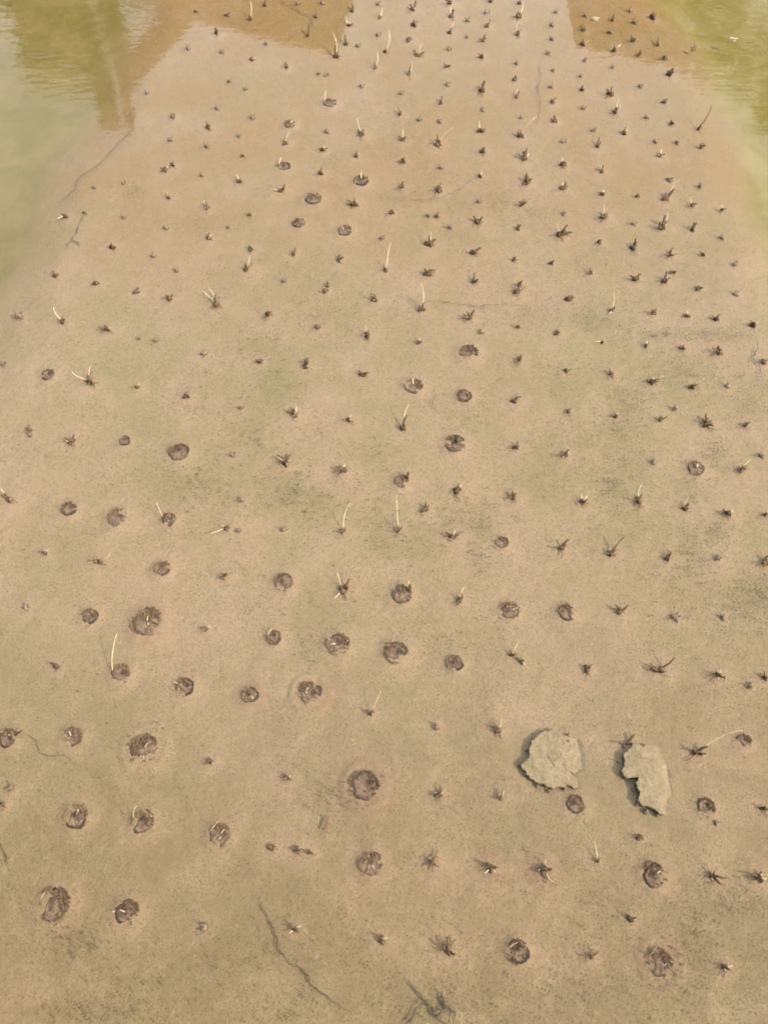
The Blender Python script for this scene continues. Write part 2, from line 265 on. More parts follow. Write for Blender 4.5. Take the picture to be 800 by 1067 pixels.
# ------------------------------------------------------------------ the stubble, read off the photograph
# x y kind size [straw: p pale / k dark, tip dx dy] ... kind: d cut disc, t tuft, n small nub
CAT = """
196 50 n 4
153 96 n 3
180 121 n 5
178 145 n 4
261 19 n 4 p 0 -18
205 11 n 4
237 15 n 4
276 5 n 3 k 1 -6
311 3 n 4
336 3 t 4
329 17 n 3 k 0 -6
321 36 t 3 k 1 -12
350 59 t 5 p -4 -26 p -1 -19 k 0 -12
360 46 t 4 k 0 -10
363 26 t 5 p -3 -9
367 11 t 4 k 0 -7
394 4 n 4
396 18 t 4 p 2 -9
394 36 n 4
373 47 n 4
401 54 t 4 p 4 -23
391 70 t 5 p 2 -16
225 34 t 5
231 54 n 4
262 62 t 5
299 69 t 5
277 45 n 3
239 84 n 3
332 76 n 3
340 77 n 4
377 89 n 4
256 92 n 3
344 107 d 7 p -4 -13
227 112 n 4
263 122 n 4
302 129 d 6 p 3 -4
217 132 t 5 p 4 2
341 137 n 4
377 140 t 6 p -5 -17
297 149 t 5 p 4 -11
249 141 n 3
430 10 t 6 k 3 -9
431 26 t 5 k 0 -5
426 41 t 5
436 58 t 6 p 4 -13 p 1 -11
426 77 t 6 p 3 -13
418 97 t 4
417 118 t 5
419 145 t 5 p 1 -11
437 124 n 4
469 3 t 5
470 17 t 6 p 1 -13
468 34 t 5 p 5 -11
468 51 n 4
465 69 t 5 p 4 -3
466 88 n 4
459 107 t 3 k 1 -7
458 126 n 4
457 148 t 6 p 15 -15
510 1 n 4 p 1 -5
507 12 n 4
507 27 t 5
503 42 t 4 k 2 -6
502 59 t 5
502 94 t 6 k 3 -10
503 114 t 4
500 136 t 5 p -1 -11
487 21 n 4
486 38 n 3
541 3 n 4 p 1 -5
541 17 t 6 p 4 -15
539 35 t 5 p 1 -13
538 66 n 4
536 83 t 5
538 101 t 4 k 2 -6 p 1 -9
543 122 n 3
542 142 t 6 p 17 -21
579 12 n 3
575 26 n 4
575 40 n 4
571 55 n 4
576 73 n 3
574 90 t 4
575 106 t 5 k 4 -4
578 126 t 5 k 0 -5
587 147 t 4
610 16 n 4
608 31 t 5
607 46 t 5 p 7 -4
609 62 n 3
605 79 n 3
606 93 t 4 k 1 -4
608 112 n 4
618 135 n 4
638 20 t 3 k 1 -5
636 33 n 4
640 52 t 5 p 6 -6 p -3 -5
638 69 n 3
636 98 t 6 k 2 -8
641 117 t 6 p 4 -14 p 6 -8
650 139 t 5 p 3 -5
657 10 t 4
661 23 n 4
659 42 t 5
665 57 t 4 k 3 -5
667 89 n 4
673 122 t 4
680 16 n 5
685 46 t 3 k 1 -8
693 60 n 5
697 77 t 6 k 4 -3
691 106 t 4 k 4 -3
699 128 t 5
727 134 t 4 k 14 -25
722 50 n 4
705 148 n 4
683 147 n 4
173 177 t 6 p 3 -6
180 172 t 5
176 206 t 5 p -2 -6
129 190 n 3
98 195 n 3
68 225 n 5 p -8 3
88 221 n 4
129 226 n 4
173 237 n 4
117 258 t 6
160 266 n 4
184 281 n 4
58 287 t 6
100 295 t 5
216 152 n 4
252 162 n 4 p 4 0
296 173 d 7 p -3 -9
336 156 t 5 p 2 -4
371 162 n 5 p 4 -2
211 182 n 4
249 189 t 5 p -2 -7
334 180 t 5 k 1 -5
292 199 t 7 p 6 -4 p -7 -2
326 207 d 9
376 188 d 8 p 0 -9
216 216 t 6 p -4 -7
312 232 d 7
369 213 t 7 k 0 -6
260 223 n 4
359 240 d 8 p -3 -4
238 236 n 3
218 248 t 5 p 2 -4
261 259 t 5
306 264 t 5 k 2 -6
353 271 t 6 k 1 -6 p 3 2
256 281 t 7 p 4 -14
296 292 n 4
398 247 n 4
341 298 t 4 k 0 -5
455 151 t 6
420 167 t 5 k 2 -4
459 174 n 4
503 157 t 6 k 2 -4
547 165 t 7 k 2 -11 p 4 -5
586 171 t 6 p 0 -7
419 194 t 5 k 1 -5
457 198 t 6 k 3 -3
500 183 n 4 p 2 -4
548 190 t 8 k 1 -10 k 6 -4
586 196 t 6 p 0 -6
499 209 n 4
543 213 t 6
408 221 t 5
446 224 n 4
454 225 t 5 k 3 -4
497 231 t 7 k 6 -5
469 236 n 4
539 238 t 5 k 2 -4
583 244 t 8 k 8 -10 k 13 -2 p -3 -12
587 222 n 4
447 254 t 8 p 1 -13 k 7 -5
493 263 t 6 k 8 -5
535 270 t 5
574 274 t 4 k 3 -3
445 285 t 7 k 4 -5
493 293 t 6 k 1 -9
541 296 t 5 k 3 -4
402 281 t 5 p 5 -29
622 152 t 5 k 2 -9
687 162 t 5 p 2 -7
730 153 t 4 k 5 -2
627 179 t 6 p -2 -7
697 187 n 5
627 202 t 5 p 2 -4
664 204 n 4 p 3 0
693 207 t 7 k 9 -10 p 15 -20
721 213 t 5 p -2 -7
752 218 n 4 p 0 -4
730 193 n 4
629 226 t 7 p -1 -13 k 3 -4
660 233 n 4
690 237 t 8 k 3 -13 p -8 -3 p 5 -17
721 239 t 6 k 4 -7
624 252 t 5
659 258 t 7 k 4 -6 p -2 -4
697 265 t 6 k 4 -7
752 247 n 4
732 265 n 4 p 3 0
766 275 n 4
615 284 t 5
661 291 t 6 k 6 -6
692 293 t 7 k 1 -6 p 3 -5
700 283 n 5
19 328 n 6
65 335 t 5 p -9 -15
112 343 t 7
142 303 n 5
177 311 t 6
162 354 n 4
145 352 n 3
50 390 d 7
93 397 t 8 p -18 -10 p 1 -15
143 403 n 5 p 2 -3
194 413 t 6 p 2 -4
3 377 n 4
30 447 n 5
226 317 t 8 p -16 -15 p -9 -17
278 328 t 6 k 2 -5
339 302 n 5
390 312 t 6 k 1 -5
331 340 n 5
382 349 t 7 p -1 -10
213 367 n 6
271 376 n 5
318 382 t 7 k 0 -8 p 2 -4
378 390 n 6
307 432 t 7 p 2 -9
363 437 t 7 p 3 -5
251 424 n 4
439 322 t 7 p -1 -27
539 303 t 7
592 312 t 6 k 5 -4
489 331 t 7 k 5 -8
436 356 t 4 p 2 -4
502 345 n 5
540 340 n 4 p 3 -1
580 346 n 5
488 367 d 10 p 22 -12
540 375 t 7 k 3 -5
590 386 t 5
431 402 d 10 p 12 -9 p -1 -8
484 412 d 8
535 418 t 7 k 3 -4
592 428 t 4 k 3 -3
419 446 t 6 k 5 -13 p 7 -25
637 323 t 5 p 2 -19 p -2 4
681 326 t 6
716 329 n 5 p 0 -5
746 332 t 6 p 2 -6
784 338 t 5 p 5 -3
627 356 n 3 p -7 0
673 360 n 4 p 1 -5
710 362 t 5
749 367 t 8
795 376 n 5
636 389 t 7
679 398 t 7 k -6 -2 p 12 -7
720 403 t 6 p 14 -9
758 402 n 5
641 433 t 5 p 3 -3
688 437 t 6
737 442 t 9 k 4 -4
776 442 t 6
703 425 n 4
727 300 n 5
766 306 n 5
74 459 t 7 p 9 -7
31 452 n 4
130 459 d 6
187 471 d 11
10 520 t 8 p -9 -11
72 530 d 8
123 539 d 11
176 541 d 8 p -13 -18
47 576 t 5 p 4 -4
104 585 t 8 p -11 1 p 11 -8
169 592 d 9 p 10 -4
242 473 t 5
298 483 t 9 p -9 -7 p 5 -4
359 490 t 8 p 0 -7
251 520 n 5
236 550 t 6 p -17 6
248 552 n 4
296 551 t 5
357 553 t 7 p 8 -29
475 462 d 11 k 4 -8
537 466 t 6 k 2 -6
589 474 t 7 k 3 -6 p -3 3
418 501 d 8 k 7 -9
476 511 t 10 p 5 -6
535 518 t 7
415 553 t 6 p -2 -38
443 530 n 7
471 559 t 9 p 3 -6
523 565 d 7
584 571 t 8 k 8 -9 p 18 -11
606 522 t 8 p 0 -7 p 6 -5
665 522 t 7 k 4 -7 p 3 -17
713 530 t 7 p 4 -12
759 534 t 7 p 5 -2
797 536 t 6
725 488 d 9 p 2 -5
771 490 t 7 k 7 -5 p 11 -12
681 481 n 5
636 577 t 8 k 4 -7 k 16 -19
695 581 t 7 p 4 -4
797 585 t 9 p 4 -5
748 581 n 5
793 474 n 5
27 633 n 6
94 642 d 9
153 648 d 16 p 1 -6
126 702 d 11 p -4 -42
193 716 d 10 p -12 -5
58 694 n 6
232 600 t 7 p 5 -4
296 606 d 10
357 615 t 10 p -6 -19 p -9 9 k 7 -12
215 655 t 6 p 4 -3
285 664 d 8 p -2 -9
351 671 d 13 p -6 0
261 724 d 9 p 3 4
323 722 d 13
387 743 t 6 p 10 -23
418 619 d 11 k 9 -10 p 8 -14
478 626 t 7 k 4 -4 p 5 -14
531 636 d 10 p 8 -3
591 638 d 10
412 679 d 13
474 691 d 9
533 682 t 5 p 7 -14
544 689 t 6 p 3 4
455 757 n 5
646 638 t 7 k 8 -8 p 5 -4
703 643 n 7
753 643 t 5
611 697 t 7 k 5 -4
687 698 t 10 k 15 -13
747 703 t 8 p 4 -4 p 1 5
797 706 t 6
782 714 n 5
8 769 d 10 k 16 -8
75 768 d 11 p -3 -6
150 780 d 15 p 4 -6
79 851 d 13 p 3 -8
149 856 d 12 p -6 -17
2 837 t 6
11 821 n 6
220 793 t 6 p 3 3
301 811 t 6 p 2 -3
380 818 d 15
229 870 d 12 p -2 -14 p 5 -6
282 883 n 6
310 885 t 7 p 4 -2
323 888 n 5 p 2 -2
387 900 d 12 p 3 5
519 761 t 8 p 9 -11 p 4 -11
457 828 t 8 p 5 -2
521 831 t 6 p 4 -7
590 767 t 6
599 838 d 10
450 897 t 9 p 4 -5
511 904 t 9 p -6 6 p 6 5
566 905 t 11 p 3 -9 p 10 14
653 774 t 9
725 784 t 10 p 48 -23 k 12 -6
775 772 d 8
735 841 d 10
793 842 t 7 p 6 2
667 872 n 6
623 897 t 5 p -4 -20
746 857 n 4
56 942 d 17 p -9 -12
132 951 d 13 p -7 -3
213 967 n 7
307 968 t 6 p -6 5 p 6 -3
398 980 t 7 p 6 -3
467 991 t 10 p 6 2
540 992 d 12 p -1 -10
616 997 t 7 p 6 -4
688 1003 d 14 p 4 3
755 1008 t 8 p 8 -2
682 912 d 13 p 6 -5
742 913 t 8 k 17 2 p 10 5
790 914 t 10 k 3 -6 p 8 2
657 958 n 6
"""
stubs = []
for ln in CAT.strip().splitlines():
    q = ln.split(); e = dict(x=float(q[0]), y=float(q[1]), k=q[2], r=float(q[3]), s=[]); i = 4
    while i < len(q): e['s'].append((q[i], float(q[i+1]), float(q[i+2]))); i += 3
    stubs.append(e)

# ------------------------------------------------------------------ the setting: mud, water
def axis(lo, hi, step, far):
    a = list(np.arange(lo, hi + step/2, step)); b = []; d = step; x = hi
    while x < far: d *= 1.35; x += d; b.append(x)
    c = []; d = step; x = lo
    while x > -far: d *= 1.35; x -= d; c.append(x)
    return np.array(c[::-1] + a + b)
def sheet(name, xs, ys, zf, mat):
    X, Y = np.meshgrid(xs, ys); Z, at_ = zf(X, Y)
    nx, ny = len(xs), len(ys)
    co = np.stack([X, Y, Z], -1).reshape(-1, 3)
    i = np.arange(nx*ny).reshape(ny, nx)
    fa = np.stack([i[:-1,:-1], i[:-1,1:], i[1:,1:], i[1:,:-1]], -1).reshape(-1, 4)
    me = bpy.data.meshes.new(name)
    me.vertices.add(len(co)); me.vertices.foreach_set('co', co.ravel())
    me.loops.add(fa.size); me.loops.foreach_set('vertex_index', fa.ravel())
    me.polygons.add(len(fa)); me.polygons.foreach_set('loop_start', np.arange(0, fa.size, 4)); 
    me.polygons.foreach_set('use_smooth', np.ones(len(fa), bool))
    me.update(calc_edges=True)
    for k, v in at_.items():
        a = me.attributes.new(k, 'FLOAT', 'POINT'); a.data.foreach_set('value', v.ravel().astype(np.float32))
    me.materials.append(mat)
    o = bpy.data.objects.new(name, me); COL.objects.link(o); tag(o, kind='structure'); return o
def wl(pts):                                   # boundary polyline -> x as a function of y, in the field
    q = sorted([tuple(at(*p)[:2]) for p in pts], key=lambda p: p[1]); return np.array([a[1] for a in q]), np.array([a[0] for a in q])
LB = wl([(175, 0), (160, 50), (138, 110), (105, 165), (75, 210), (45, 290), (5, 400), (-60, 560)])
RB = wl([(668, 0), (698, 55), (724, 110), (742, 180), (768, 260), (790, 340), (835, 480)])
def slime_field(X, Y):
    lx = np.interp(Y, *LB); rx = np.interp(Y, *RB)
    q = .30*fbm(X, Y, 1.5, 141, 4)
    return sstep(-0.10, 0.45, lx - X + q), sstep(-0.10, 0.35, X - rx + q)
PATCH = [(590,150,12,12,40),(522,205,11,12,55),(558,221,14,16,55),(433,197,16,10,40),(480,212,18,14,25),(609,268,12,10,30),(740,258,28,18,60),(139,201,10,6,40),
 (268,360,28,14,70),(290,395,26,16,70),(326,325,10,12,35),(265,450,30,14,60),(560,325,28,14,70),(585,400,22,18,55),(487,437,20,16,50),(612,335,8,12,45),(640,338,30,14,60),
 (690,347,26,5,70),(750,348,28,6,80),(705,388,36,28,190),(655,422,18,18,110),(782,412,18,26,110),(640,452,40,16,90),(190,505,30,18,60),(215,505,22,16,60),(305,508,14,14,60),
 (330,520,26,16,80),(392,540,18,26,70),(395,470,10,10,25),(490,540,26,24,90),(435,570,22,14,50),(500,584,10,12,40),(640,505,12,10,70),(655,478,20,14,60),(745,475,14,14,70),
 (745,552,12,12,60),(718,578,22,26,140),(722,508,14,14,45),(780,620,16,14,90),(798,615,10,16,60),(770,650,20,14,40),(765,935,24,20,90),(722,990,28,30,150),(790,1000,16,40,40),
 (305,1052,20,16,60),(90,1052,44,14,90),(70,975,18,22,60),(95,980,12,10,30),(150,1035,60,30,90),(445,1050,26,16,80),(350,830,26,22,90),(250,1000,50,30,90),(360,1010,60,40,60),
 (640,960,40,50,90),(540,1040,60,20,90),(690,1040,60,20,90),(330,640,40,30,50),(490,660,60,30,50),(120,760,60,60,60),(700,740,60,50,60),(560,880,60,40,60),(320,680,6,14,20),
 (225,405,40,30,50),(230,325,40,30,40),(430,250,50,30,40),(640,225,60,60,60),(700,300,60,30,70),(520,400,60,40,50),(60,560,50,50,25),(440,170,30,30,30),(690,100,30,16,40),(575,60,30,30,30),
 (730,620,50,30,60),(660,560,40,30,50),(560,480,40,30,50),(270,500,50,30,60),(470,130,60,30,40),(300,95,60,20,30),(170,160,30,20,20),(360,330,60,30,50)]
def stain_field(X, Y):
    o = np.zeros_like(X)
    for (x, y, a, b, n) in PATCH:
        p = at(x, y); sx = 1.1*a/ppm(x, y); sy = 1.3*b/ppm(x, y)
        o = np.maximum(o, min(.8, .28 + n/220) * np.exp(-((X-p.x)/sx)**2 - ((Y-p.y)/sy)**2))
    return o
BANK_F, BANK_N, SIDE = 7.2, -0.75, 7.5
def mud_z(X, Y):
    l, r = slime_field(X, Y); sl = np.maximum(l, r)
    Z = -0.0135 + 0.010 * fbm(X, Y, 1.6, 11, 3) + 0.007 * fbm(X, Y, 9, 31, 3) + 0.003 * fbm(X, Y, 30, 51, 2)
    Z = np.minimum(Z, -0.006) - 0.075 * sl
    land = np.maximum.reduce([sstep(0, 1.2, Y - BANK_F), sstep(0, 0.9, BANK_N - Y), sstep(0, 1.2, np.abs(X) - SIDE)])
    Z = Z + 0.45 * land + 1.0 * sstep(0, 0.9, BANK_N - Y)
    halo = np.zeros_like(X); rust = np.zeros_like(X)
    for e in stubs:                              # each plant sits on a slight rise of mud
        p = at(e['x'], e['y']); m = e['r'] / ppm(e['x'], e['y'])
        ix = np.searchsorted(X[0], [p.x - 3.2*m, p.x + 3.2*m]); iy = np.searchsorted(Y[:, 0], [p.y - 3.2*m, p.y + 3.2*m])
        sl_ = (slice(*iy), slice(*ix)); d2 = ((X[sl_]-p.x)**2 + (Y[sl_]-p.y)**2) / (m*m)
        Z[sl_] += (np.minimum(0.013, m*0.34) * np.exp(-(d2 / 2.0)**2) if e['k'] == 'd' else np.minimum(0.009, m*0.25) * np.exp(-d2 / 1.6))
        if e['r'] >= 5: halo[sl_] = np.maximum(halo[sl_], .8*np.exp(-(d2/4.2)**1.5))
        if (e['x'], e['y']) in ((380, 818), (688, 1003), (323, 722), (150, 780)):      # a ring of slumped mud round the largest discs
            dd = np.sqrt(d2) + .12*fbm(X[sl_], Y[sl_], 40, 66, 2); Z[sl_] += .007*np.exp(-((dd-1.55)/.16)**2) - .003*np.exp(-((dd-1.2)/.12)**2)
    for (x, y, q) in ((380, 818, 40), (688, 1003, 27), (153, 648, 22), (262, 724, 20), (335, 724, 20), (563, 905, 20), (682, 912, 18), (511, 904, 18)):
        p = at(x, y); m = q / ppm(x, y); rust = np.maximum(rust, np.exp(-(((X-p.x)**2 + (Y-p.y)**2)/(m*m))**2))
    return np.where(land > 0, Z, np.minimum(Z, -0.0025)), dict(slime=sl, land=sstep(.02, .12, land), stain=stain_field(X, Y), halo=halo, rust=rust, near_tone=.95*sstep(1.7, .30, Y + .35*fbm(X, Y, 1.2, 91, 3)), far_tone=.85*sstep(2.6, 4.1, Y + .8*fbm(X, Y, .8, 95, 3)))
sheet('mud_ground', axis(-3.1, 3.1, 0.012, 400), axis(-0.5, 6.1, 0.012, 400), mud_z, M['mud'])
def water_z(X, Y):
    l, r = slime_field(X, Y); far = sstep(3.4, 5.6, Y)
    return np.zeros_like(X), dict(ripple=0.10 + 0.9 * l * far + 0.8 * r * far)
sheet('water', np.arange(-SIDE-.6, SIDE+.61, 0.08), np.arange(BANK_N-.35, BANK_F+.61, 0.08), water_z, M['water'])

def ribbon(name, px, wd, mat=None, z=-0.0015):
    m = MB(); pts = []
    for a, b in zip(px[:-1], px[1:]):
        n = max(2, int(math.hypot(b[0]-a[0], b[1]-a[1]) / 3))
        for i in range(n):
            t = i / n; pts.append((a[0] + (b[0]-a[0])*t + random.uniform(-1.3, 1.3), a[1] + (b[1]-a[1])*t + random.uniform(-1.3, 1.3)))
    pts.append(px[-1]); n = len(pts); vs = []
    for i, p in enumerate(pts):
        a = at(*pts[max(0, i-1)], z); b = at(*pts[min(n-1, i+1)], z); c = at(*p, z)
        d = (b - a).normalized(); s = Vector((-d.y, d.x, 0))
        wv = wd / ppm(*p) * (0.35 + 0.65 * math.sin(math.pi * (i + .5) / n)) * random.uniform(.25, 1.25) * .31
        vs += [c + s * wv, c - s * wv]
    m.add(vs, [(2*i, 2*i+1, 2*i+3, 2*i+2) for i in range(n-1)])
    return tag(m.build(name, mat or M['crack']), kind='structure')
CR = [([(135,118),(141,133),(127,146),(112,163),(108,167),(97,175),(80,187),(79,196),(66,208),(61,217)], 2.2),
      ([(89,222),(83,235),(80,243),(72,253),(70,257)], 2.4), ([(72,251),(80,252),(83,256)], 1.8),
      ([(270,934),(274,948),(282,962),(288,976),(290,990),(297,997),(304,1006),(311,1008),(320,1015),(323,1024),(332,1032),(346,1043),(366,1055)], 2.8),
      ([(0,878),(4,888),(7,898),(11,908)], 2.4), ([(787,352),(788,364),(783,373),(791,380),(793,388),(798,402),(802,412)], 2.0),
      ([(410,308),(424,311),(440,316),(456,313),(480,316),(500,319),(530,316),(545,318)], 1.3),
      ([(424,1021),(436,1036),(441,1040),(448,1048),(452,1060),(466,1052),(470,1045)], 3.6), ([(441,1040),(432,1056),(424,1066),(418,1074)], 3.6),
      ([(448,1048),(455,1062),(470,1070)], 3.4), ([(458,1058),(462,1045),(459,1034)], 3.6), ([(462,1048),(474,1054),(472,1068)], 3.6), ([(460,1036),(462,1046),(466,1052)], 4.2),
      ([(562,60),(563,75),(561,90),(563,110),(558,130)], 1.2), ([(18,763),(28,765),(38,772),(42,785),(52,787),(68,788),(78,795),(86,800)], 1.3),
      ([(500,182),(480,196),(462,205),(440,208),(400,205)], 1.3), ([(290,0),(308,8),(318,14),(324,20),(324,27)], 1.4),
      ([(454,402),(450,420),(454,432)],1.0)]
for p, wd in CR: ribbon('mud_crack', p, wd)

# ------------------------------------------------------------------ algae flecks on the mud: stuff
m = MB()
def fleck(px, py, s):
    c = at(px, py, -0.0012 + random.uniform(0, .0008)); r = s / ppm(px, py) / 2; n = random.choice((5, 6, 7)); a0 = random.random()*6
    el = random.uniform(.45, 1)
    vs = [c + Vector((math.cos(a0+i*6.283/n)*r*random.uniform(.5,1.2), math.sin(a0+i*6.283/n)*r*el*random.uniform(.5,1.2), random.uniform(0, .0008))) for i in range(n)]
    m.add(vs, [tuple(range(n))])
for (x, y, a, b, n) in PATCH:
    k = 0.55 + 0.45 * min(1, y / 700)
    for i in range(int(n * 1.9)):
        u, v = random.gauss(0, .78), random.gauss(0, .78); fleck(x + u*a, y + v*b, random.choice((.9, 1.1, 1.4, 1.8, 2.2, 2.8)) * k)
for i in range(4500):
    x, y = random.uniform(-10, 810), random.uniform(40, 1075)
    if 150 < x < 735 or y > 300: fleck(x, y, random.choice((.7, .9, 1.1, 1.3, 1.5, 2.2)) * (0.45 + y/2000))
tag(m.build('algae', M['algae']), 'dark olive flecks of algae scattered in patches over the drowned mud', 'algae', kind='stuff')

# ------------------------------------------------------------------ builders for the plants
def lobe(m, c, r, h, n=14, rings=5, rough=.25, dip=0.0, squash=1.0):   # low irregular mound, optionally hollow in the middle
    c = Vector(c); ph = [random.uniform(0, 6.28) for _ in range(4)]
    def rad(a): return r * (1 + rough*.5*math.sin(2*a+ph[0]) + rough*.45*math.sin(3*a+ph[1]) + rough*.35*math.sin(5*a+ph[2]) + rough*.2*math.sin(9*a+ph[3]))
    vs = []; fs = []
    for i in range(rings + 1):
        t = i / rings
        for k in range(n):
            a = 6.2832*k/n; q = (1 - t) if i < rings else 0.03
            z = h * math.sin(t * math.pi/2) ** .6 if not dip else h * (min(1, t*2.6)) - dip * h * max(0, (t-.3)/.7) * (1 if (math.sin(a+ph[0]) > -.4) else .5)
            z += random.uniform(-.16, .16) * h * (i > 0)
            vs.append(c + Vector((math.cos(a)*rad(a)*q, math.sin(a)*rad(a)*q*squash, z - .010 * (i == 0))))
    for i in range(rings):
        for k in range(n):
            k2 = (k+1) % n; fs.append((i*n+k, i*n+k2, (i+1)*n+k2, (i+1)*n+k))
    fs.append(tuple(rings*n + k for k in range(n))); m.add(vs, fs)
def stem(m, base, tip, r0, r1, bend=0.12, n=5, seg=4, flat=1.0):
    base = Vector(base); tip = Vector(tip); L = (tip-base).length
    off = Vector((random.uniform(-1, 1), random.uniform(-1, 1), random.uniform(0, .6))) * L * bend
    pts = []; rs = []
    for i in range(seg + 1):
        t = i / seg; pts.append(base.lerp(tip, t) + off * (4*t*(1-t))); rs.append((r0 + (r1-r0)*t) * random.uniform(.85, 1.15))
    m.tube(pts, rs, n, flat)
def tip_at(e, dx, dy, lift):
    L = math.hypot(dx, dy) / ppm(e['x'], e['y']); return at(e['x']+dx, e['y']+dy, max(.006, L * lift))

GROUP = 'rice stubs standing in the flooded paddy'
def make_stub(e):
    p = at(e['x'], e['y']); u = 1 / ppm(e['x'], e['y']); r = e['r'] * u; k = e['k']
    small = k == 'n' and not e['s']
    if small:
        m = MB(); lobe(m, (0, 0, -.003), r*.62, .004 + r*.30, 10, 4, .5)
        for j in range(random.choice((2, 3, 3, 4))):
            a = random.uniform(0, 6.28); q = random.uniform(.2, .6)*r
            stem(m, (math.cos(a)*q*.5, math.sin(a)*q*.5, .0), (math.cos(a)*r*random.uniform(.5, 1.1), math.sin(a)*r*random.uniform(.4, .9), r*random.uniform(.2, .9)), r*.15, r*.10, .2, 5, 2)
        o = m.build('rice_stub', M['nub'] if random.random() < .6 else M['tuft'], None, True); o.location = p; return o
    t = empty('rice_stub', p)
    if k == 'd':
        m = MB(); A, B = 56, 16; vs = []; fs = []; ph = [random.uniform(0, 6.28) for _ in range(3)]; sd = random.randint(100, 160)
        th, rr = np.meshgrid(np.arange(A)*2*math.pi/A, np.linspace(0.02, 1, B))
        out = r * (1 + .05*np.sin(2*th+ph[0]) + .05*np.sin(3*th+ph[1]) + .035*np.sin(5*th+ph[2]))
        gx = np.cos(th)*rr*out; gy = np.sin(th)*rr*out; kf = .09 / r
        out2 = 1 + .22*fbm(gx + p.x*3, gy + p.y*3, 70*kf + 20, sd, 3)
        gx = gx*out2; gy = gy*out2
        rel = fbm(gx + 7, gy + 7, 75*kf + 15, sd + 40, 4) * (.003 + r*.045) + .0006 + (.0012 + r*.014) * np.exp(-((rr-.84)/.14)**2) * (.4 + .6*np.sin(th + ph[0]))
        gap = sstep(.62, .78, vnoise(th*.9 + 20, rr*1.2 + sd, sd)) * sstep(.35, .6, rr)
        rel = rel - gap*.010
        gz = np.where(rr > .90, rel - (rr-.90)/.10*.014, rel)
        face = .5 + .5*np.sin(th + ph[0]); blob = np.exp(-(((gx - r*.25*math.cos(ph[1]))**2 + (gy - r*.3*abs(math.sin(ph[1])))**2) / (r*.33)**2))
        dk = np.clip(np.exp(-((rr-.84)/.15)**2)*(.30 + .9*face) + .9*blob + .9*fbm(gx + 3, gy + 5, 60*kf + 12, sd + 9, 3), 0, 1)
        for i in range(B):
            for j in range(A): vs.append((gx[i,j], gy[i,j], gz[i,j]))
        for i in range(B-1):
            for j in range(A): j2 = (j+1) % A; fs.append((i*A+j, (i+1)*A+j, (i+1)*A+j2, i*A+j2))
        fs.append(tuple(range(A))); m.add(vs, fs); dk_ = dk
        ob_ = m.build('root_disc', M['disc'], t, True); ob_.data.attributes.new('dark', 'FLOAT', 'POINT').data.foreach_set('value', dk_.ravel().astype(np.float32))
        s = MB(); n = int(10 + e['r']*2.6); side = random.uniform(.3, 2.6)
        for j in range(n):                        # cut stem ends, crowded to one side of the disc
            a = random.uniform(0, 6.28) if j % 3 == 0 else random.gauss(side, .7)
            q = r * math.sqrt(random.uniform(.06, .95)); l = r*random.uniform(.05, .20); aa = a + random.gauss(0, 1.2)
            bp = Vector((math.cos(a)*q, math.sin(a)*q, .001))
            stem(s, bp, bp + Vector((math.cos(aa)*l, math.sin(aa)*l, .003+l*.5)), r*random.uniform(.03, .075), r*.035, .2, 5, 2)
        for j in range(random.choice((2, 3, 4))): # rotted sheaths curving along the rim
            a0 = random.gauss(side, .9); sp = random.uniform(.5, 1.5); q0 = r*random.uniform(.78, 1.0)
            pts = [Vector((math.cos(a0+sp*i/7)*q0*random.uniform(.94, 1.05), math.sin(a0+sp*i/7)*q0*random.uniform(.94, 1.05), .002+r*.03*random.random())) for i in range(8)]
            s.tube(pts, [r*.07*math.sin(math.pi*(i+.6)/8.2)*random.uniform(.6, 1.2)+.0006 for i in range(8)], 6, .6)
        s.build('cut_stems', M['tuft'], t)
        s = MB()
        for j in range(random.choice((0, 1, 1, 2))):
            a = random.uniform(0, 6.28); q = r*random.uniform(.2, .95); bp = Vector((math.cos(a)*q, math.sin(a)*q, .002)); l = r*random.uniform(.12, .3)
            stem(s, bp, bp + Vector((random.uniform(-l, l), random.uniform(-l, l), l*.5+.003)), r*.05, r*.04, .1, 5, 2); s.build('pale_cut_end', M['cut'], t); s = MB()
    else:
        f = random.uniform(.30, .52) if k == 't' else .45
        m = MB(); lobe(m, (0, 0, -.001), r*f, .004 + r*random.uniform(.22, .5), 14, 5, .6, 0, random.uniform(.6, 1))
        s = MB(); n = (random.choice((2, 2, 3)) if e['r'] <= 5 else random.choice((2, 3, 3, 4))) if k == 't' else 1
        main = random.uniform(0, 6.28)
        for j in range(n):
            a = main + random.choice((0, 0, 0, 2.6)) + random.gauss(0, .55); L = r*random.uniform(.5, 1.3) * (.92 if e['r'] > 5 else .85); el = random.choice((random.uniform(.15, .6), random.uniform(.8, 1.45)))
            bp = Vector((math.cos(a)*r*.2, math.sin(a)*r*.2, .001))
            stem(s, bp, bp + Vector((math.cos(a)*L*math.cos(el), math.sin(a)*L*math.cos(el), L*math.sin(el)+.003)), r*random.uniform(.10, .19), r*random.uniform(.05, .11), .22, 6, 3)
            if e['r'] >= 6: s.build('cut_stem', M['tuft'], t, True); s = MB()
            if random.random() < .5:              # a thread of rotted leaf trailing on the mud
                q = bp + Vector((math.cos(a+.6)*r*random.uniform(.8, 1.6), math.sin(a+.6)*r*random.uniform(.8, 1.6), .001)); stem(s, bp, q, r*.07, r*.03, .2, 4, 4, .5)
                if e['r'] >= 6: s.build('leaf_thread', M['tuft'], t, True); s = MB()
        if s.v: m.add(s.v, s.f)
        m.build('root_clump', M['tuft'], t, True)
